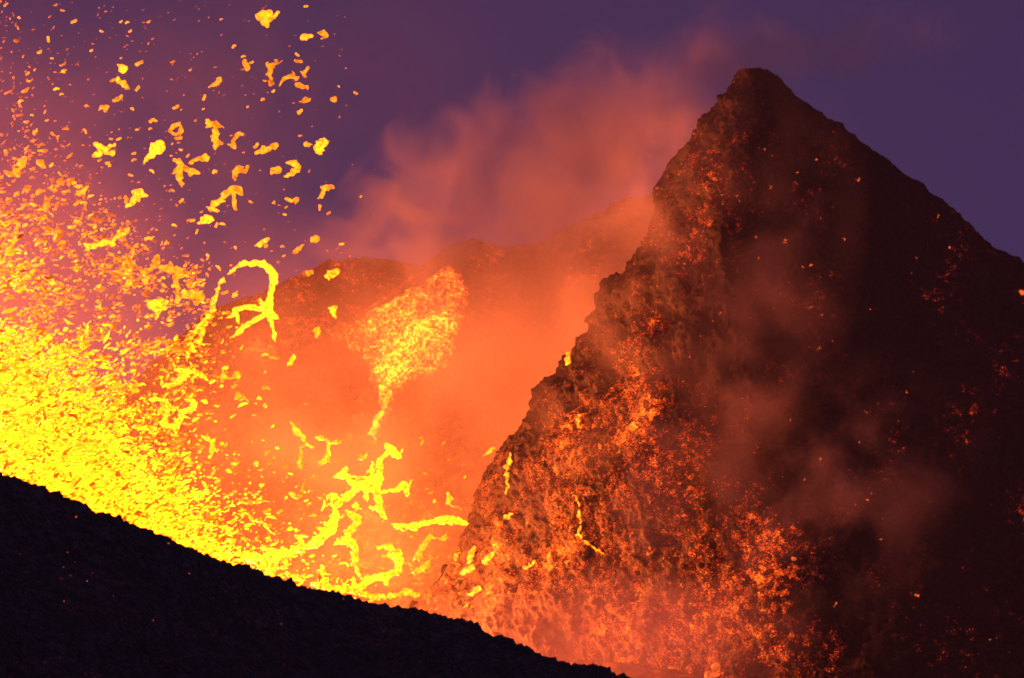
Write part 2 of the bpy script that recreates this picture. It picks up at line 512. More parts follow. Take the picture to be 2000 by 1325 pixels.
def join_up(balls):
    """thin necks between pieces that would not touch, so that one thing is one body"""
    out, done = list(balls), [balls[0]]
    rest = list(balls[1:])
    while rest:
        C = np.array([c for c, _ in done]); r0 = np.array([r for _, r in done])
        best = None
        for i, (c, r) in enumerate(rest):
            d = np.linalg.norm(C - c, axis=1) - r0 - r
            j = int(np.argmin(d))
            if best is None or d[j] < best[0]: best = (d[j], i, j)
            if best[0] < -0.5 * r: break
        g, i, j = best
        c, r = rest.pop(i)
        q, rq = done[j]
        if g > -0.35 * min(r, rq):
            rn = max(0.11, 0.45 * min(r, rq)); n = max(2, int(np.linalg.norm(c - q) / (0.6 * rn)))
            for t in np.linspace(0, 1, n + 1): out.append((q * (1 - t) + c * t, rn))
        done.append((c, r))
    return out

def fuse(name, balls, mat, voxel, temp=1.0):
    V, T = ICO2
    VV = np.concatenate([V * r * np.array([1, 0.8, 1]) + c for c, r in balls])
    TT = np.concatenate([T + i * len(V) for i in range(len(balls))])
    org = VV.mean(0)
    o = mesh_np(name, VV - org, TT, mat)
    md = o.modifiers.new('r', 'REMESH'); md.mode = 'VOXEL'; md.voxel_size = voxel
    dg = bpy.context.evaluated_depsgraph_get()
    me = bpy.data.meshes.new_from_object(o.evaluated_get(dg))
    o.modifiers.clear(); o.data = me
    nv = len(me.vertices)
    co = np.empty(nv * 3, np.float32); me.vertices.foreach_get('co', co); co = co.reshape(-1, 3)
    co = co + 0.20 * np.stack([vnoise(co + org, 0.55, 3), vnoise(co + org, 0.55, 4), vnoise(co + org, 0.55, 5)], -1)
    me.vertices.foreach_set('co', co.ravel())
    a = me.attributes.new('temp', 'FLOAT', 'POINT')
    a.data.foreach_set('value', np.asarray(temp * (1.0 + 0.25 * vnoise(co + org, 1.5, 8)), np.float32))
    me.polygons.foreach_set('use_smooth', np.ones(len(me.polygons), bool))
    me.update()
    o.location = org
    return o

# (name, label, category, Y, temp, strands in photo pixels)
def Z1(*p): return [(x * .35, y * .35, r * .35) for x, y, r in p]
def Z2(*p): return [(x * .35, 430 + y * .35, r * .35) for x, y, r in p]
def Z4(*p): return [(400 + x * .35, 800 + y * .35, r * .35) for x, y, r in p]
HAND = [
 ('lava_clot', 'ragged yellow lava clot with a thin flick, topmost in the sky', 372, .9, [Z1((1435,100,22),(1475,95,36),(1505,115,30)), Z1((1475,120,26),(1490,150,14)), Z1((1515,95,16),(1540,85,9),(1555,62,7))]),
 ('lava_clot', 'round yellow lava clot alone in the upper left sky', 380, 1, [Z1((685,383,27),)]),
 ('lava_clot', 'bent yellow lava clot just under the round one', 380, .9, [Z1((660,438,12),(672,462,18),(700,480,16),(716,492,9))]),
 ('lava_clot', 'comma shaped lava clot tapering to lower left in the sky', 375, .8, [Z1((1230,440,14),(1208,465,13),(1170,484,5))]),
 ('lava_clot', 'small zigzag orange lava clot left of the tall T shaped strand', 375, .5, [Z1((1360,342,15),(1366,368,14),(1388,382,14))]),
 ('lava_strand', 'thin T shaped orange lava strand hanging in the sky', 370, .5, [Z1((1485,372,8),(1512,370,14),(1505,420,11),(1515,470,10),(1500,482,5)), Z1((1512,366,8),(1550,345,6),(1572,336,4))]),
 ('lava_strand', 'slanting orange lava strand with a knobbed right end', 370, .6, [Z1((1558,474,6),(1590,434,12),(1635,428,12),(1662,442,10)), Z1((1640,425,10),(1637,398,8))]),
 ('lava_clot', 'orange lava clot shaped like a tick beside the knobbed strand', 370, .6, [Z1((1718,378,7),(1695,405,13),(1705,425,11))]),
 ('lava_clot', 'wavy yellow lava clot below the tick shaped one', 370, .8, [Z1((1655,475,8),(1685,482,14),(1715,492,10))]),
 ('lava_clot', 'oblong yellow lava clot high on the right of the spray', 370, .8, [Z1((1690,215,12),(1715,206,18),(1738,198,12))]),
 ('lava_clot', 'curled orange lava clot, farthest right near the top', 370, .7, [Z1((1782,188,10),(1805,182,15),(1822,198,14),(1795,212,8))]),
 ('lava_clot', 'lone orange lava clot at the far right edge of the spray, level with the peak', 368, .7, [Z1((1862,556,19),)]),
 ('lava_clot', 'plump yellow lava clot below a thin slanting splinter', 370, .8, [Z1((1682,617,13),(1670,628,12))]),
 ('lava_splinter', 'thin slanting orange lava splinter above the plump yellow clot', 370, .5, [Z1((1668,572,6),(1700,562,9),(1735,550,6))]),
 ('lava_clot', 'claw shaped yellow lava clot in the left sky', 382, .8, [Z1((545,608,6),(575,594,10),(598,602,12),(590,628,7))]),
 ('lava_clot', 'X shaped yellow lava clot', 380, 1.0, [Z1((530,805,14),(572,838,15),(620,856,13),(638,850,5)), Z1((636,805,10),(580,838,13),(545,862,10),(516,870,5))]),
 ('lava_clot', 'large yellow teardrop of lava with a tail to lower left', 378, 1.2, [Z1((892,822,30),(868,838,28),(842,862,15),(815,895,8),(805,910,5))]),
 ('lava_clot', 'ring shaped orange lava clot', 378, .6, [Z1((1000,688,13),(968,705,13),(958,735,13),(980,752,9),(1006,735,9),(1012,705,10))]),
 ('lava_strand', 'tall T shaped yellow lava strand with a flared foot', 374, .75, [Z1((1145,665,9),(1165,688,13),(1205,698,18),(1238,704,9)), Z1((1205,700,16),(1204,750,13),(1208,800,17),(1236,795,9)), Z1((1200,810,12),(1202,830,8))]),
 ('lava_strand', 'orange lava strand shaped like a hook above two pale clots', 372, .6, [Z1((1340,742,10),(1325,758,14),(1305,780,10),(1308,828,12))]),
 ('lava_strand', 'yellow lava drop trailing left beside the star shaped strand', 374, .9, [Z1((1152,886,23),(1120,888,12),(1085,894,10),(1058,912,6))]),
 ('lava_strand', 'star shaped orange lava strand with four arms', 376, .7, [Z1((975,885,9),(1000,905,16),(1012,945,14),(1003,990,13),(1012,1028,14)), Z1((1030,940,12),(1070,958,17),(1112,966,9)), Z1((960,976,6),(1005,945,10))]),
 ('lava_clot', 'double yellow lava clot, lumpy, left of the bright pair', 371, .8, [Z1((1430,858,12),(1465,845,20),(1475,825,14)), Z1((1490,840,12),(1520,818,20),(1545,806,14))]),
 ('lava_clot', 'smaller yellow lava clot of the bright pair on the right', 369, .9, [Z1((1700,806,18),(1725,803,20))]),
 ('lava_clot', 'larger forked yellow lava clot of the bright pair on the right', 369, 1.0, [Z1((1765,850,16),(1778,828,24),(1795,800,24),(1835,798,12)), Z1((1790,795,14),(1812,780,12))]),
 ('lava_clot', 'bow shaped yellow lava clot open to the left', 371, .9, [Z1((1608,903,8),(1645,915,14),(1664,940,17),(1640,962,13),(1592,984,5))]),
 ('lava_clot', 'small U shaped yellow lava clot left of the bow shaped one', 372, .8, [Z1((1512,942,8),(1548,938,13),(1558,955,12),(1520,965,8))]),
 ('lava_strand', 'orange lava strand like a letter N', 374, .6, [Z1((1312,1010,8),(1310,975,12),(1330,935,14),(1360,965,9),(1388,925,9))]),
 ('lava_strand', 'long lambda shaped yellow lava strand above the great arch', 374, .85, [Z1((1335,1085,14),(1335,1058,17),(1300,1052,16),(1258,1080,18),(1235,1118,14),(1192,1142,15),(1178,1165,16),(1215,1180,7)), Z1((1308,1070,11),(1305,1130,12),(1316,1160,9))]),
 ('lava_clot', 'yellow lava clot with a drooping stem near the right of the spray', 370, .7, [Z1((1852,1045,12),(1815,1052,16),(1800,1080,9),(1790,1105,7))]),
 ('lava_clot', 'bone shaped orange lava clot', 370, .6, [Z1((1595,1112,10),(1625,1120,8),(1660,1112,11),(1660,1128,8))]),
 ('lava_clot', 'small upright orange lava clot under the drooping one', 370, .6, [Z1((1790,1148,12),(1782,1168,12))]),
 ('lava_clot', 'big yellow mushroom shaped lava clot', 380, 1.1, [Z1((812,1090,12),(775,1080,26),(748,1075,16)), Z1((760,1095,26),(742,1130,16),(705,1155,10))]),
 ('lava_clot', 'yellow lava clot like a bird flying, at the left', 383, .8, [Z1((485,1045,8),(465,1068,14),(440,1080,12),(428,1072,5))]),
 ('lava_clot', 'long lumpy orange lava clot near the left edge', 384, .7, [Z1((140,895,16),(115,920,22),(85,950,18),(98,985,12))]),
 ('lava_clot', 'squat orange lava clot beside the long lumpy one', 384, .7, [Z1((225,910,22),(240,930,15))]),
 ('lava_clot', 'yellow lava clot flaring right, below the lambda strand', 374, 1.0, [Z1((1188,1222,16),(1150,1228,20),(1110,1245,10))]),
 ('lava_strand', 'winding yellow lava strand with a round left end', 380, 1.0, [Z2((475,140,15),(530,147,13),(585,122,14),(640,132,9)), Z2((638,125,8),(648,92,10),(685,68,20),(722,48,7))]),
 ('lava_strand', 'thin upright yellow lava strand crossing a curved one', 380, .8, [Z2((742,155,6),(735,210,10),(728,262,12),(732,300,8),(722,345,17),(700,370,7))]),
 ('lava_strand', 'curved orange lava strand hanging like a garland', 380, .75, [Z2((745,245,9),(790,280,12),(830,285,11),(868,250,12),(882,210,20))]),
 ('lava_clot', 'oblong yellow lava clot slanting above the great arch', 370, 1.0, [Z2((1490,105,13),(1465,120,18),(1440,138,14))]),
 ('lava_clot', 'bright yellow lava clot right of the slanting one', 368, .9, [Z2((1738,108,12),(1762,108,20))]),
 ('lava_splinter', 'orange lava splinter falling away from the bright clot', 368, .6, [Z2((1700,142,6),(1665,165,11),(1637,182,8))]),
 ('lava_clot', 'yellow lava clot with two lobes in front of the dim ridge', 368, 1.0, [Z2((1825,318,14),(1850,298,17),(1882,288,16)), Z2((1840,322,8),(1835,332,5))]),
 ('lava_clot', 'goblet shaped yellow lava clot in front of the dim ridge', 368, 1.2, [Z2((1838,488,10),(1862,492,16)), Z2((1856,500,16),(1862,525,10),(1878,540,5))]),
 ('lava_clot', 'square yellow lava clot nearest the skyline of the dim ridge', 368, .9, [Z2((1715,298,13),(1735,298,13))]),
 ('lava_clot', 'broad yellow lava clot below the goblet shaped one', 368, .9, [Z2((1755,612,12),(1780,612,13),(1768,640,9),(1772,660,5))]),
 ('lava_clot', 'upright yellow lava clot, lowest over the dim ridge', 368, 1.2, [Z2((1640,762,12),(1630,785,13),(1620,812,10))]),
 ('lava_strand', 'great yellow arch of lava with branching arms below it', 372, 1.5, [
    Z2((1270,298,4),(1300,275,9),(1345,250,13),(1400,240,15),(1455,245,17),(1500,268,20),(1528,305,22),(1525,350,20),(1508,400,17),(1500,450,19),(1495,500,26)),
    Z2((1480,495,16),(1420,490,14),(1360,490,14),(1315,500,14),(1300,535,11),(1258,547,4)), Z2((1318,510,12),(1332,580,7)),
    Z2((1480,525,16),(1420,560,14),(1370,590,13),(1330,630,12),(1285,655,4)), Z2((1495,500,24),(1530,545,18),(1552,548,9)), Z2((1505,540,14),(1520,600,11),(1530,650,10),(1532,682,4)),
    Z2((1480,490,16),(1450,450,12),(1448,440,8)), Z2((1470,245,14),(1478,228,7))]),
 ('lava_strand', 'broken yellow lava strand descending left of the great arch', 373, 1.1, [
    Z2((1250,322,5),(1225,360,11),(1208,410,9),(1190,465,15),(1185,510,13)), Z2((1165,530,16),(1140,575,22),(1110,600,16),(1080,640,10),(1050,670,14),(1060,710,18),(1095,740,14)), Z2((1140,585,12),(1110,670,16),(1080,700,13)), Z2((1055,710,12),(1045,770,9),(1050,795,4))]),
 ('lava_clot', 'large bright yellow lava clump, shaggy, left of the broken strand', 380, 1.2, [Z2((840,470,24),(880,465,34),(910,490,24)), Z2((870,490,30),(880,520,16))]),
 ('lava_clot', 'shaggy orange lava clump beside the great arch', 378, .8, [Z2((1035,420,22),(1080,415,30),(1120,430,22),(1090,460,18))]),
 ('lava_clot', 'wide shaggy yellow lava clump above the orange clump', 379, .8, [Z2((905,265,18),(945,270,24),(1000,290,20),(1035,300,14),(980,320,14),(992,380,10),(995,440,8))]),
 ('lava_strand', 'yellow lava figure like a leaping stick man', 376, 1.1, [Z2((960,795,4),(985,830,9),(1040,850,16),(1010,890,18),(970,915,14),(930,945,5)), Z2((1060,800,5),(1085,838,11),(1120,865,13),(1160,895,6)), Z2((1050,852,12),(1090,855,13)), Z2((1090,855,10),(1072,895,6))]),
 ('lava_strand', 'M shaped yellow lava strand over dark rock', 374, .9, [Z2((1240,892,10),(1250,868,13),(1285,885,13),(1318,862,12),(1328,850,10),(1325,885,12))]),
 ('lava_strand', 'small arched yellow lava strand below the M shaped one', 374, .9, [Z2((1308,1005,8),(1328,982,11),(1355,990,9),(1385,1008,5))]),
 ('lava_strand', 'yellow horn of lava curving up from a knotted mass', 378, 1.4, [Z2((1030,1000,4),(1070,1010,12),(1085,1038,18),(1050,1062,14),(1020,1075,13),(1000,1120,14),(970,1150,18),(900,1140,7)), Z2((970,1150,14),(985,1200,9)), Z2((835,1000,12),(885,1005,15),(938,1020,15),(940,1075,15),(910,1125,15),(950,1150,13))]),
 ('lava_strand', 'straight yellow lava strand slanting down to the right near the bottom left', 380, 1.3, [Z2((500,1150,10),(540,1190,12),(585,1225,11),(620,1265,9),(655,1305,7))]),
 ('lava_strand', 'crooked yellow lava strand like a dancing leg', 376, 1.1, [Z2((1130,1205,6),(1160,1222,12),(1190,1240,13),(1185,1280,11),(1168,1325,7))]),
 ('lava_strand', 'thin slanting yellow lava strand in the dense spray', 382, 1.3, [Z2((500,570,6),(478,640,11),(455,700,8))]),
 # the splash over the crater floor
 ('lava_splash', 'great branching yellow splash of lava rising from the crater floor', 395, 1.5, [
    [(360,1062,14),(400,1086,16),(440,1088,11),(490,1088,12),(525,1092,15),(565,1077,11),(612,1064,14)], [(525,1090,17),(527,1112,12),(530,1125,6)], [(515,1075,14),(535,1080,14)],
    [(612,1064,13),(640,1035,11),(655,1010,12),(658,985,11),(690,962,11),(712,945,12),(735,935,14),(742,905,8),(747,893,7),(765,884,11),(778,892,11)], [(770,880,11),(752,868,4)],
    [(655,1000,10),(652,972,10)], [(590,1058,8),(578,1045,3)], [(735,940,12),(740,975,8),(741,995,8),(752,1010,4)], [(740,995,6),(722,993,3)], [(745,960,4),(770,958,6),(785,950,9),(798,953,11)], [(795,955,8),(797,970,3)],
    [(712,940,10),(690,932,3),(668,930,7),(655,930,5)], [(690,945,6),(670,928,5),(675,915,3)], [(715,945,9),(722,925,7),(728,905,3)], [(715,955,9),(715,975,7)], [(625,1055,8),(655,1035,6)]]),
 ('lava_splash', 'thinner yellow splash of lava twisting down beside the great one', 396, 1.2, [[(678,1000,4),(690,1008,9),(695,1020,9),(682,1040,9),(672,1055,9),(655,1060,5)], [(684,1050,9),(692,1070,10),(695,1090,9)], [(690,1008,6),(705,1010,3)], [(690,1100,6),(700,1120,4),(705,1130,3)], [(690,988,8),(700,992,6)]]),
 ('lava_splash', 'curling yellow splash of lava breaking low at the centre', 397, 1.25, [[(740,1068,5),(765,1072,9),(775,1090,10),(780,1110,9),(755,1125,11),(725,1132,11),(700,1148,10),(660,1150,9),(610,1142,10)], [(755,1125,10),(755,1140,6)], [(632,1145,12),(632,1125,8),(628,1105,5)], [(775,1085,7),(748,1085,4)]]),
 ('lava_splash', 'long flat yellow streak of lava touching the cone', 400, 1.3, [[(764,1024,3),(785,1030,7),(810,1028,8),(838,1020,7),(868,1016,9),(890,1019,7),(910,1022,6)]]),
 ('lava_splash', 'pale yellow lava streaks low between the splash and the cone', 402, .9, [[(840,1045,5),(832,1060,8),(822,1075,8),(812,1090,7)], [(840,1095,6),(825,1110,9),(808,1118,8)], [(845,1050,5),(865,1054,3)]]),
 ('lava_splash', 'short yellow lava streak on the black skyline, nearest the cone', 392, 1.0, [[(760, 1164, 6), (790, 1159, 7), (815, 1163, 6)]]),
 ('lava_splash', 'flat yellow lava streak along the black skyline below the curling splash', 392, 1.0, [[(690, 1156, 6), (720, 1163, 7), (750, 1167, 6)]]),
 ('lava_splash', 'small yellow lava streak on the black skyline left of the curling splash', 392, 1.0, [[(560, 1122, 7), (590, 1132, 8)]]),
 ('lava_strand', 'wishbone shaped yellow lava figure over the orange haze', 398, 1.0, [Z4((625,160,9),(655,160,14),(690,195,14),(690,245,14),(665,290,16),(638,295,11)), Z4((690,200,10),(715,185,12),(755,175,8))]),
 ('lava_strand', 'ragged yellow lava figure left of the wishbone shaped one', 398, .95, [Z4((485,75,9),(510,115,15),(540,150,18),(560,165,9)), Z4((530,210,8),(570,195,12),(605,205,8)), Z4((540,235,10),(530,285,10),(538,325,10))]),
 ('lava_strand', 'thin crooked yellow lava strand left of the great splash', 396, 1.0, [Z4((240,570,6),(265,615,9),(320,628,9),(352,660,10),(390,700,5))]),
 ('lava_clot', 'slanting yellow lava spindle at the foot of the dense spray', 392, 1.0, [Z4((105,495,5),(140,475,10),(175,455,9))]),
 ('lava_clot', 'double yellow lava clot floating left of the great splash', 396, .95, [Z4((480,470,12),(505,485,16),(525,490,9)), Z4((535,465,9),(560,455,10))]),
 ('lava_clot', 'yellow lava clot with a thin tail right of the great splash', 400, .95, [Z4((1355,470,10),(1362,500,17),(1345,525,14)), Z4((1345,528,7),(1400,545,3),(1440,555,2))]),
 ('lava_clot', 'pale yellow lava clot just left of the cone edge', 402, .8, [Z4((1560,252,9),(1590,235,9),(1615,208,9))]),
 ('lava_clot', 'small yellow lava clot above the great splash near its head', 400, .9, [Z4((855,283,10),(880,275,12),(900,250,7))]),
 ('lava_clot', 'bright lava spot high on the left edge of the cone', 408, .9, [[(1111,690,4),(1110,700,4),(1107,710,4)]]),
]
for nm, lab, Y, tmp, strands in HAND:
    balls = []
    for s_ in strands: balls += strand_balls(s_, Y, .14, .85) if lab.startswith('great yellow arch') else strand_balls(s_, Y, .5 if nm == 'lava_splash' else .3, .62 if nm == 'lava_splash' else .8)
    balls = join_up(balls)
    rmin = min(r for _, r in balls)
    o = fuse(nm, balls, M_LAVA if tmp >= 1.0 else M_CLOT, max(0.09, min(0.2, rmin * 0.5)), tmp)
    tag(o, lab, nm.replace('_', ' '))

# ------------------------------------------------------------------ fountain spray
def flake_batch(name, C, S, ang, el, mat, temp, seed):
    """many small torn flakes in one mesh; C centres, S size (m), ang roll in the picture plane, el elongation"""
    V, T = ICO1
    n = len(C); r = np.random.default_rng(seed)
    k = len(V)
    B = np.broadcast_to(V, (n, k, 3)).copy()
    B *= (1 + 0.9 * (r.random((n, k, 1)) - 0.5))
    B *= np.stack([el, np.full(n, .6), 1 / np.sqrt(el)], -1)[:, None, :]
    B[..., 2] += 0.35 * (r.random((n, 1)) - .5) * B[..., 0] ** 2
    c, s = np.cos(ang)[:, None], np.sin(ang)[:, None]
    x = B[..., 0] * c - B[..., 2] * s; z = B[..., 0] * s + B[..., 2] * c
    B = np.stack([x, B[..., 1], z], -1) * S[:, None, None] + C[:, None, :]
    Tt = (T[None] + (np.arange(n) * k)[:, None, None]).reshape(-1, 3)
    return mesh_np(name, B, Tt, mat, {'temp': np.repeat(temp, k) * (0.45 + 0.85 * r.random(n * k))}, smooth=True)

CX = ([(-300, 600), (0, 560), (60, 650), (130, 750), (205, 850), (300, 950), (385, 1060), (480, 1130)])
def core_x(y): return np.interp(y, [p[1] for p in sorted(CX, key=lambda p: p[1])], [p[0] for p in sorted(CX, key=lambda p: p[1])])
def mid_x(y): return np.interp(y, [-300, 0, 200, 330, 400, 450, 550, 650, 750, 850, 950, 1050, 1130], [10, 22, 35, 110, 190, 290, 400, 420, 395, 370, 335, 390, 480])
def base_y(x): return np.interp(x, [-700, -250, 0, 120, 260, 370, 480, 600, 740], [690, 830, 922, 968, 1024, 1071, 1105, 1149, 1180])

def sample(n, dens, x0=-330, x1=740, y0=-160, y1=1180):
    out = []
    while len(out) < n:
        x = RNG.uniform(x0, x1, 4000); y = RNG.uniform(y0, y1, 4000)
        xm = np.abs(x + 60) - 60                                     # the fountain is about even on both sides of its axis
        d = dens(xm, y) * (y < base_y(x) + 60)
        ok = RNG.random(4000) < d
        out += list(zip(x[ok], y[ok]))
    return np.array(out[:n])

def px_to_world(P, spread):
    Y = np.clip(380 + RNG.normal(0, spread, len(P)), 345, 415)
    return np.stack([(P[:, 0] - 1000) * Y / F, Y, CAM_Z - (P[:, 1] - 662.5) * Y / F], -1)

def d_core(x, y):
    dd = x - core_x(y)
    return np.where(dd < 0, np.clip(.55 - dd / 300, 0, 1), np.exp(-dd / 60.0) * .55) * np.clip((y - 330) / 420, 0, 1)
def clump(x, y, sc, s_):
    return vnoise(np.stack([x, y * 1.3, np.zeros_like(x)], -1), sc, s_) + 0.6 * vnoise(np.stack([x, y * 1.3, np.zeros_like(x) + 9], -1), sc * .4, s_ + 3)
def d_mid(x, y):
    dd = x - mid_x(y)
    d = np.where(dd < 0, .9, np.exp(-dd / 26.0) * .5) * np.clip(.16 + (y - 220) / 800, .12, 1)
    return d * np.clip(.6 + 1.5 * clump(x, y, 42, 6), .15, 1.4)
def d_sparse(x, y):
    e = np.interp(y, [-200, 0, 300, 600, 900, 1100], [640, 660, 700, 690, 640, 700])
    return np.clip(1.15 - x / e, 0, 1) * (x > -5) * np.where(y > 850, .35, 1) * .8

def d_basin(x, y):
    return (y > 820) * (x > 330) * np.clip((y - 760) / 400, .1, 1) * np.clip(1.3 - (x - 380) / 600, .1, 1) * np.clip(.4 + 1.6 * clump(x, y, 45, 8), .05, 1)
PX = 380 / F
for nm, n, dens, smin, smax, tlo, thi, spread, lab, seed in (
    ('lava_spray', 26000, d_core, 1.3, 5.4, 4.2, 11.0, 11, 'dense yellow core of the lava fountain spray at the left', 1),
    ('lava_spray', 13000, d_mid, 0.7, 3.6, .6, 6.0, 12, 'orange shower of small lava fragments around the fountain core', 2),
    ('lava_spray', 1300, d_sparse, .7, 1.8, .8, 1.7, 12, 'scattered tiny lava sparks in the dusk sky', 3),
    ('lava_spray', 420, d_basin, .9, 3.6, 1.6, 5.0, 9, 'small yellow lava spatter flying over the crater floor', 4)):
    P = sample(n, dens, 330, 930, 820, 1190) if seed == 4 else sample(n, dens)
    C = px_to_world(P, spread)
    S = smin + (smax - smin) * RNG.random(n) ** 2.2
    el = RNG.uniform(1.0, 2.6, n)
    steep = np.clip((120 - np.abs(P[:, 0])) / 120, 0, 1) * np.clip((500 - P[:, 1]) / 300, 0, 1)
    ang = np.radians(18 + 42 * steep) + RNG.normal(0, .5, n)
    t = tlo + (thi - tlo) * RNG.random(n) ** (2.4 if seed == 2 else 1.6)
    if seed == 1:
        cool = RNG.random(n) < .12; t = np.where(cool, RNG.uniform(.7, 1.3, n), t)
        t = t * np.clip(0.35 + (P[:, 1] - 380) / 600, .3, 1.3)
    if seed == 2:
        t = t * np.clip(.12 + P[:, 1] / 620, .3, 1.3) + .35
        big = RNG.random(n) < .05; S = np.where(big, S * 2.0, S)
    o = flake_batch(nm, C, S * PX, ang, el, M_SPRAY, t, seed)
    tag(o, lab, kind='stuff')

# the countable small clots: individuals, eight shapes copied with their own place, size and turn
protos = []
for k in range(10):
    b = []
    y0 = random.uniform(-.5, .5)
    pts = [(-1.1 * random.uniform(.5, 1.2), random.uniform(-.6, .6)), (0, random.uniform(-.4, .4)), (1.1 * random.uniform(.5, 1.2), random.uniform(-.6, .6))]
    for i in range(2):
        for t in np.linspace(0, 1, 5):
            p = np.array(pts[i]) * (1 - t) + np.array(pts[i + 1]) * t
            b.append((np.array([p[0], random.uniform(-.2, .2), p[1]]), random.uniform(.32, .62)))
    o = fuse('lava_clot', join_up(b), M_CLOT, 0.16, random.uniform(.5, .95))
    protos.append(o)
used = set()
def place_clot(px, py, size, group, label, Y):
    k = random.randrange(len(protos))
    p = protos[k]
    o = p if k not in used else p.copy()
    if k in used: COL.objects.link(o)
    used.add(k)
    o.location = at(px, py, Y); sc = size * Y / F
    o.scale = (sc, sc, sc)
    o.rotation_euler = (random.uniform(-.4, .4), random.gauss(-.3, .5), random.uniform(-.5, .5))
    tag(o, label, 'lava clot', group)
def d_ind(x, y):
    e = np.interp(y, [-200, 0, 300, 600, 900, 1100], [640, 660, 690, 560, 520, 600])
    return np.clip(1.15 - x / e, 0, 1) * (x > mid_x(y) * .75) * np.clip(.35 + y / 900, .2, 1)
for x, y in sample(130, d_ind, -10, 720, 5, 560):
    place_clot(x, y, random.uniform(1.8, 4.0) if random.random() < .75 else random.uniform(4, 6.5), 'lava clots flying in the sky', 'small torn lava clot flying against the dusk sky', random.gauss(376, 6))
for x, y in sample(85, lambda x, y: d_ind(x, y) * (x > core_x(y)), 60, 640, 560, 1080):
    place_clot(x, y, random.uniform(2.5, 6.0), 'lava clots flying in front of the crater', 'small yellow lava clot flying in front of the orange crater', random.gauss(380, 6))

# ------------------------------------------------------------------ glowing rocks lying on the slopes
def surface_lookup(G):
    px, py = project(G)
    g = G.reshape(-1, 3); px = px.ravel(); py = py.ravel()
    def f(x, y):
        m = np.nonzero((np.abs(px - x) < 2.5) & (np.abs(py - y) < 2.5))[0]
        if len(m) == 0: return None
        return g[m[np.argmin(g[m, 1])]]
    return f
def ember_mesh(k):
    b = []
    for i in range(random.randint(3, 6)):
        b.append((np.array([random.gauss(0, .9), random.gauss(0, .3), random.gauss(0, .7)]), random.uniform(.35, .8)))
    return fuse('glowing_rock', join_up(b), M_EMBER, 0.2, 1.0)
EMB = [ember_mesh(k) for k in range(8)]
emb_used = set()
def ember(p, size, label, group, k=None):
    k = random.randrange(8) if k is None else k
    o = EMB[k] if k not in emb_used else EMB[k].copy()
    if k in emb_used: COL.objects.link(o)
    emb_used.add(k)
    o.location = p; o.scale = (size,) * 3
    o.rotation_euler = (random.uniform(-.5, .5), random.uniform(0, 6.28), random.uniform(-.5, .5))
    tag(o, label, 'glowing rock', group)
look = surface_lookup(G_CONE)
n = 0
while n < 120:
    x = random.triangular(1180, 1990, 1300); y = random.uniform(250, 1310)
    p = look(x, y)
    if p is None: continue
    ember(p, 0.06 + 0.15 * random.random() ** 2, 'small glowing orange rock on the dark flank of the cone', 'glowing rocks on the cone'); n += 1
for x, y, s, lab in ((1390, 1316, .85, 'largest glowing orange boulder, at the bottom edge below the cone'), (1994, 571, .5, 'orange glowing rock at the right border on the cone skyline slope'),
                     (1548, 1090, .4, 'bright glowing rock amid dark rubble low on the cone'), (1790, 1163, .22, 'lone glowing rock on the black lower right flank'),
                     (1265, 1080, .38, 'single yellow ember at the foot of the cone rib'), (1128, 815, .35, 'yellow ember high on the hazy left flank of the cone')):
    p = look(x, y)
    if p is not None: ember(p, s, lab, None)
look = surface_lookup(G_FORE[:, :232])
for x, y in ((40, 1083), (102, 1090), (130, 1078), (147, 1096), (122, 1110), (139, 1122), (170, 1134), (125, 1173), (220, 1165), (240, 1212), (300, 1212), (300, 1026), (150, 1012), (330, 1060),
             (370, 1120), (440, 1157), (550, 1220), (668, 1168)):
    p = look(x, y)
    if p is not None: ember(p, random.uniform(.03, .06), 'tiny dull red ember on the black foreground slope', 'embers on the foreground slope')

look = surface_lookup(G_CONE)
TAIL = [(762, 765, 4), (752, 780, 5), (748, 800, 4), (740, 815, 5), (735, 832, 6), (726, 845, 4), (731, 858, 2)]
DRIB = [
 ('tall yellow lava dribble glowing on the left edge of the cone', [(997, 882, 4), (993, 905, 6), (985, 925, 5), (992, 945, 4), (988, 965, 3)]),
 ('fat yellow lava patch low on the cone, upper one of the pair', [(924, 1070, 5), (918, 1085, 8), (915, 1097, 7)]),
 ('slanting yellow lava patch low on the cone, right of the fat one', [(960, 1082, 6), (950, 1092, 8), (943, 1100, 5)]),
 ('yellow lava patch spreading left just above the foot of the cone', [(922, 1108, 6), (912, 1114, 8), (902, 1120, 6)]),
 ('small yellow lava patch at the very edge where the cone meets the crater floor', [(892, 1080, 4), (888, 1092, 6)]),
 ('orange yellow lava patch lowest on the foot of the cone', [(935, 1150, 6), (925, 1155, 8), (915, 1162, 5)]),
 ('long thin orange lava trickle running down the rib of the cone', [(1118, 962, 2.5), (1128, 985, 4), (1131, 1010, 4), (1130, 1045, 4), (1150, 1065, 3), (1178, 1082, 3)]),
 ('short yellow lava dribble above the foot patches of the cone', [(995, 1003, 4), (990, 1012, 5)]),
 ('small bright yellow drip high on the hazy flank of the cone', [(1130, 808, 4), (1128, 818, 4), (1130, 832, 2.5)]),
 ('curled orange lava dribble on the rubble apron of the cone', [(1030, 1100, 4), (1022, 1110, 5), (1045, 1100, 4)]),
]
for lab, pts in DRIB:
    balls = []
    for (a_, b_) in zip(pts[:-1], pts[1:]):
        for t in np.linspace(0, 1, 10):
            x, y, r = [a_[i] * (1 - t) + b_[i] * t for i in range(3)]
            p = look(x + random.gauss(0, 1.5), y)
            if p is not None: balls.append((p, .75 * r * random.uniform(.6, 1.2) * p[1] / F))
    if balls:
        o = fuse('lava_dribble', join_up(balls), M_CLOT, 0.12, 1.0)
        tag(o, lab, 'lava dribble')
look = surface_lookup(G_WALL[:, :425])
balls = []
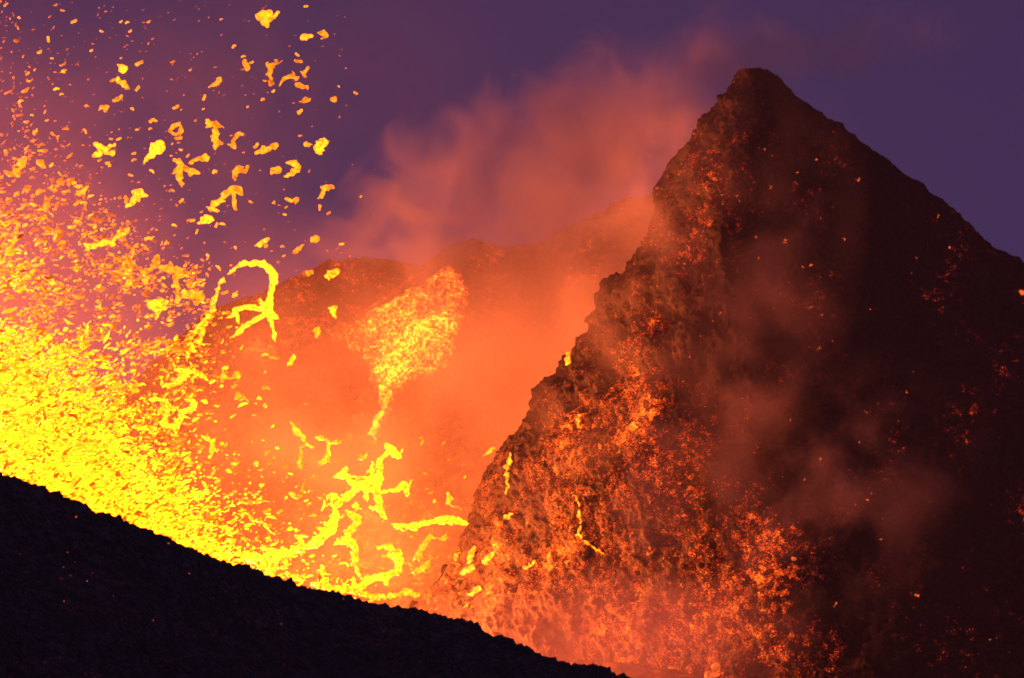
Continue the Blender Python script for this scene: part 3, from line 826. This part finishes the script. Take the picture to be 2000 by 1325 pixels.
for (a_, b_) in zip(TAIL[:-1], TAIL[1:]):
    for t in np.linspace(0, 1, 8):
        x, y, r = [a_[i] * (1 - t) + b_[i] * t for i in range(3)]
        p = look(x + random.gauss(0, 2), y)
        if p is not None: balls.append((p - np.array([0, .6, 0]), r * random.uniform(.5, 1.3) * p[1] / F))
o = fuse('lava_trickle', join_up(balls), M_CLOT, 0.14, 1.1)
tag(o, 'ragged yellow lava trickle hanging below the lava sheet on the back wall', 'lava trickle')

# ------------------------------------------------------------------ smoke and haze
def smoke(name, c, half, dens, nscale, lo, hi, label, stretch=(1, 1, 1), tint=(0.86, 0.82, 0.84), power=1.0, seed=0.0, dist=0.4, rotz=0, roty=0, billow=0):
    import bmesh
    bm = bmesh.new(); bmesh.ops.create_icosphere(bm, subdivisions=3, radius=1.0)
    me = bpy.data.meshes.new(name); bm.to_mesh(me); bm.free()
    o = bpy.data.objects.new(name, me); COL.objects.link(o)
    o.location = c; o.scale = half; o.rotation_euler = (0, roty, rotz)
    m, N, L = nodes_of(name)
    N.remove(N['Principled BSDF'])
    pv = N.new('ShaderNodeVolumePrincipled')
    pv.inputs['Color'].default_value = (*tint, 1)
    pv.inputs['Anisotropy'].default_value = 0.1
    tc = N.new('ShaderNodeTexCoord')
    ln = N.new('ShaderNodeVectorMath'); ln.operation = 'LENGTH'; L.new(tc.outputs['Object'], ln.inputs[0])
    fall = math_node(N, L, 'SUBTRACT', 1.0, ln.outputs['Value'], clamp=True)
    fall = math_node(N, L, 'POWER', fall, power)
    geo = N.new('ShaderNodeNewGeometry').outputs['Position']
    mp = N.new('ShaderNodeMapping'); mp.inputs['Scale'].default_value = stretch; mp.inputs['Location'].default_value = (seed, seed * .7, seed * 1.3)
    L.new(geo, mp.inputs[0])
    nz = noise_node(N, L, mp.outputs[0], 1.0 / nscale, 4, 0.5, dist)
    mr = N.new('ShaderNodeMapRange'); mr.interpolation_type = 'SMOOTHSTEP'
    mr.inputs[1].default_value = lo; mr.inputs[2].default_value = hi
    L.new(nz, mr.inputs[0])
    if billow:                                                       # eroded cauliflower edge
        q = math_node(N, L, 'ADD', math_node(N, L, 'MULTIPLY', fall, 1.5), math_node(N, L, 'MULTIPLY', math_node(N, L, 'SUBTRACT', nz, 0.5), billow))
        mr2 = N.new('ShaderNodeMapRange'); mr2.interpolation_type = 'SMOOTHSTEP'
        mr2.inputs[1].default_value = lo; mr2.inputs[2].default_value = hi
        L.new(q, mr2.inputs[0])
        d = math_node(N, L, 'MULTIPLY', mr2.outputs[0], dens)
    else:
        d = math_node(N, L, 'MULTIPLY', math_node(N, L, 'MULTIPLY', mr.outputs[0], fall), dens)
    L.new(d, pv.inputs['Density'])
    L.new(pv.outputs[0], N['Material Output'].inputs['Volume'])
    me.materials.append(m)
    tag(o, label, kind='stuff')
    return o
smoke('smoke', at(1150, 640, 468), (28, 26, 52), 0.06, 22, .25, .75, 'thick orange lit smoke filling the crater beside the cone', roty=math.radians(20))
smoke('smoke', at(760, 860, 455), (50, 22, 40), 0.05, 18, .25, .75, 'orange lit fume over the crater floor')
smoke('smoke', at(1080, 320, 492), (50, 22, 20), 0.10, 14, .25, 1.4, 'dusty pink billowing smoke bank drifting left behind the peak', seed=5.2, tint=(0.88, 0.88, 0.99), roty=math.radians(-24), billow=3.0, dist=0.8)  # bluish tint adds some sky light to the smoke's own colour
smoke('smoke', at(1520, 105, 500), (42, 14, 8), 0.05, 12, .25, 1.3, 'thin purple trail of smoke passing above the peak', seed=9.0, tint=(0.97, 0.95, 0.98), roty=math.radians(-9), billow=2.4, dist=0.8)
smoke('smoke', at(560, 240, 545), (62, 30, 40), 0.014, 34, .38, .7, 'faint mauve smoke in the sky behind the spray', seed=21.0)
smoke('smoke', at(1245, 500, 396), (11, 10, 40), 0.05, 9, .44, .70, 'thin fume drifting over the left flank of the cone', seed=14.0, roty=math.radians(20))
smoke('smoke', at(1430, 1000, 352), (34, 10, 20), 0.04, 8, .46, .72, 'mauve smoke wisps curling off the lower flank', seed=36.0, tint=(0.50, 0.45, 0.85), roty=math.radians(-15))  # mauve tint puts the purple sky light into the smoke colour
smoke('smoke', at(1450, 600, 372), (15, 8, 36), 0.035, 10, .40, .75, 'added maroon fume softening the edge of shade on the middle of the cone', seed=61.0, roty=math.radians(14), tint=(0.7, 0.6, 0.9))  # added volume, softens the hard light-to-dark break below the summit
smoke('smoke', at(60, 640, 400), (42, 24, 52), 0.007, 26, .2, .8, 'hot glowing fume wrapped round the lava fountain', seed=55.0)
smoke('smoke', at(1160, 1260, 322), (26, 18, 10), 0.055, 12, .30, .75, 'pink fume rising between the black slope and the cone', seed=40.0, tint=(0.75, 0.6, 0.95))

def build_haze():
    import bmesh
    bm = bmesh.new(); bmesh.ops.create_cube(bm, size=1)
    me = bpy.data.meshes.new('haze'); bm.to_mesh(me); bm.free()
    o = bpy.data.objects.new('haze', me); COL.objects.link(o)
    zlo, zhi = -34.0, 150.0
    o.scale = (2100, 1700, zhi - zlo); o.location = (0, 750, (zlo + zhi) / 2)
    m, N, L = nodes_of('haze')
    N.remove(N['Principled BSDF'])
    m.cycles.homogeneous_volume = True
    pv = N.new('ShaderNodeVolumePrincipled')
    pv.inputs['Color'].default_value = (0.88, 0.84, 0.88, 1)
    pv.inputs['Density'].default_value = 0.00008
    L.new(pv.outputs[0], N['Material Output'].inputs['Volume'])
    me.materials.append(m)
    tag(o, 'thin glowing haze in the air around the eruption', kind='stuff')
build_haze()
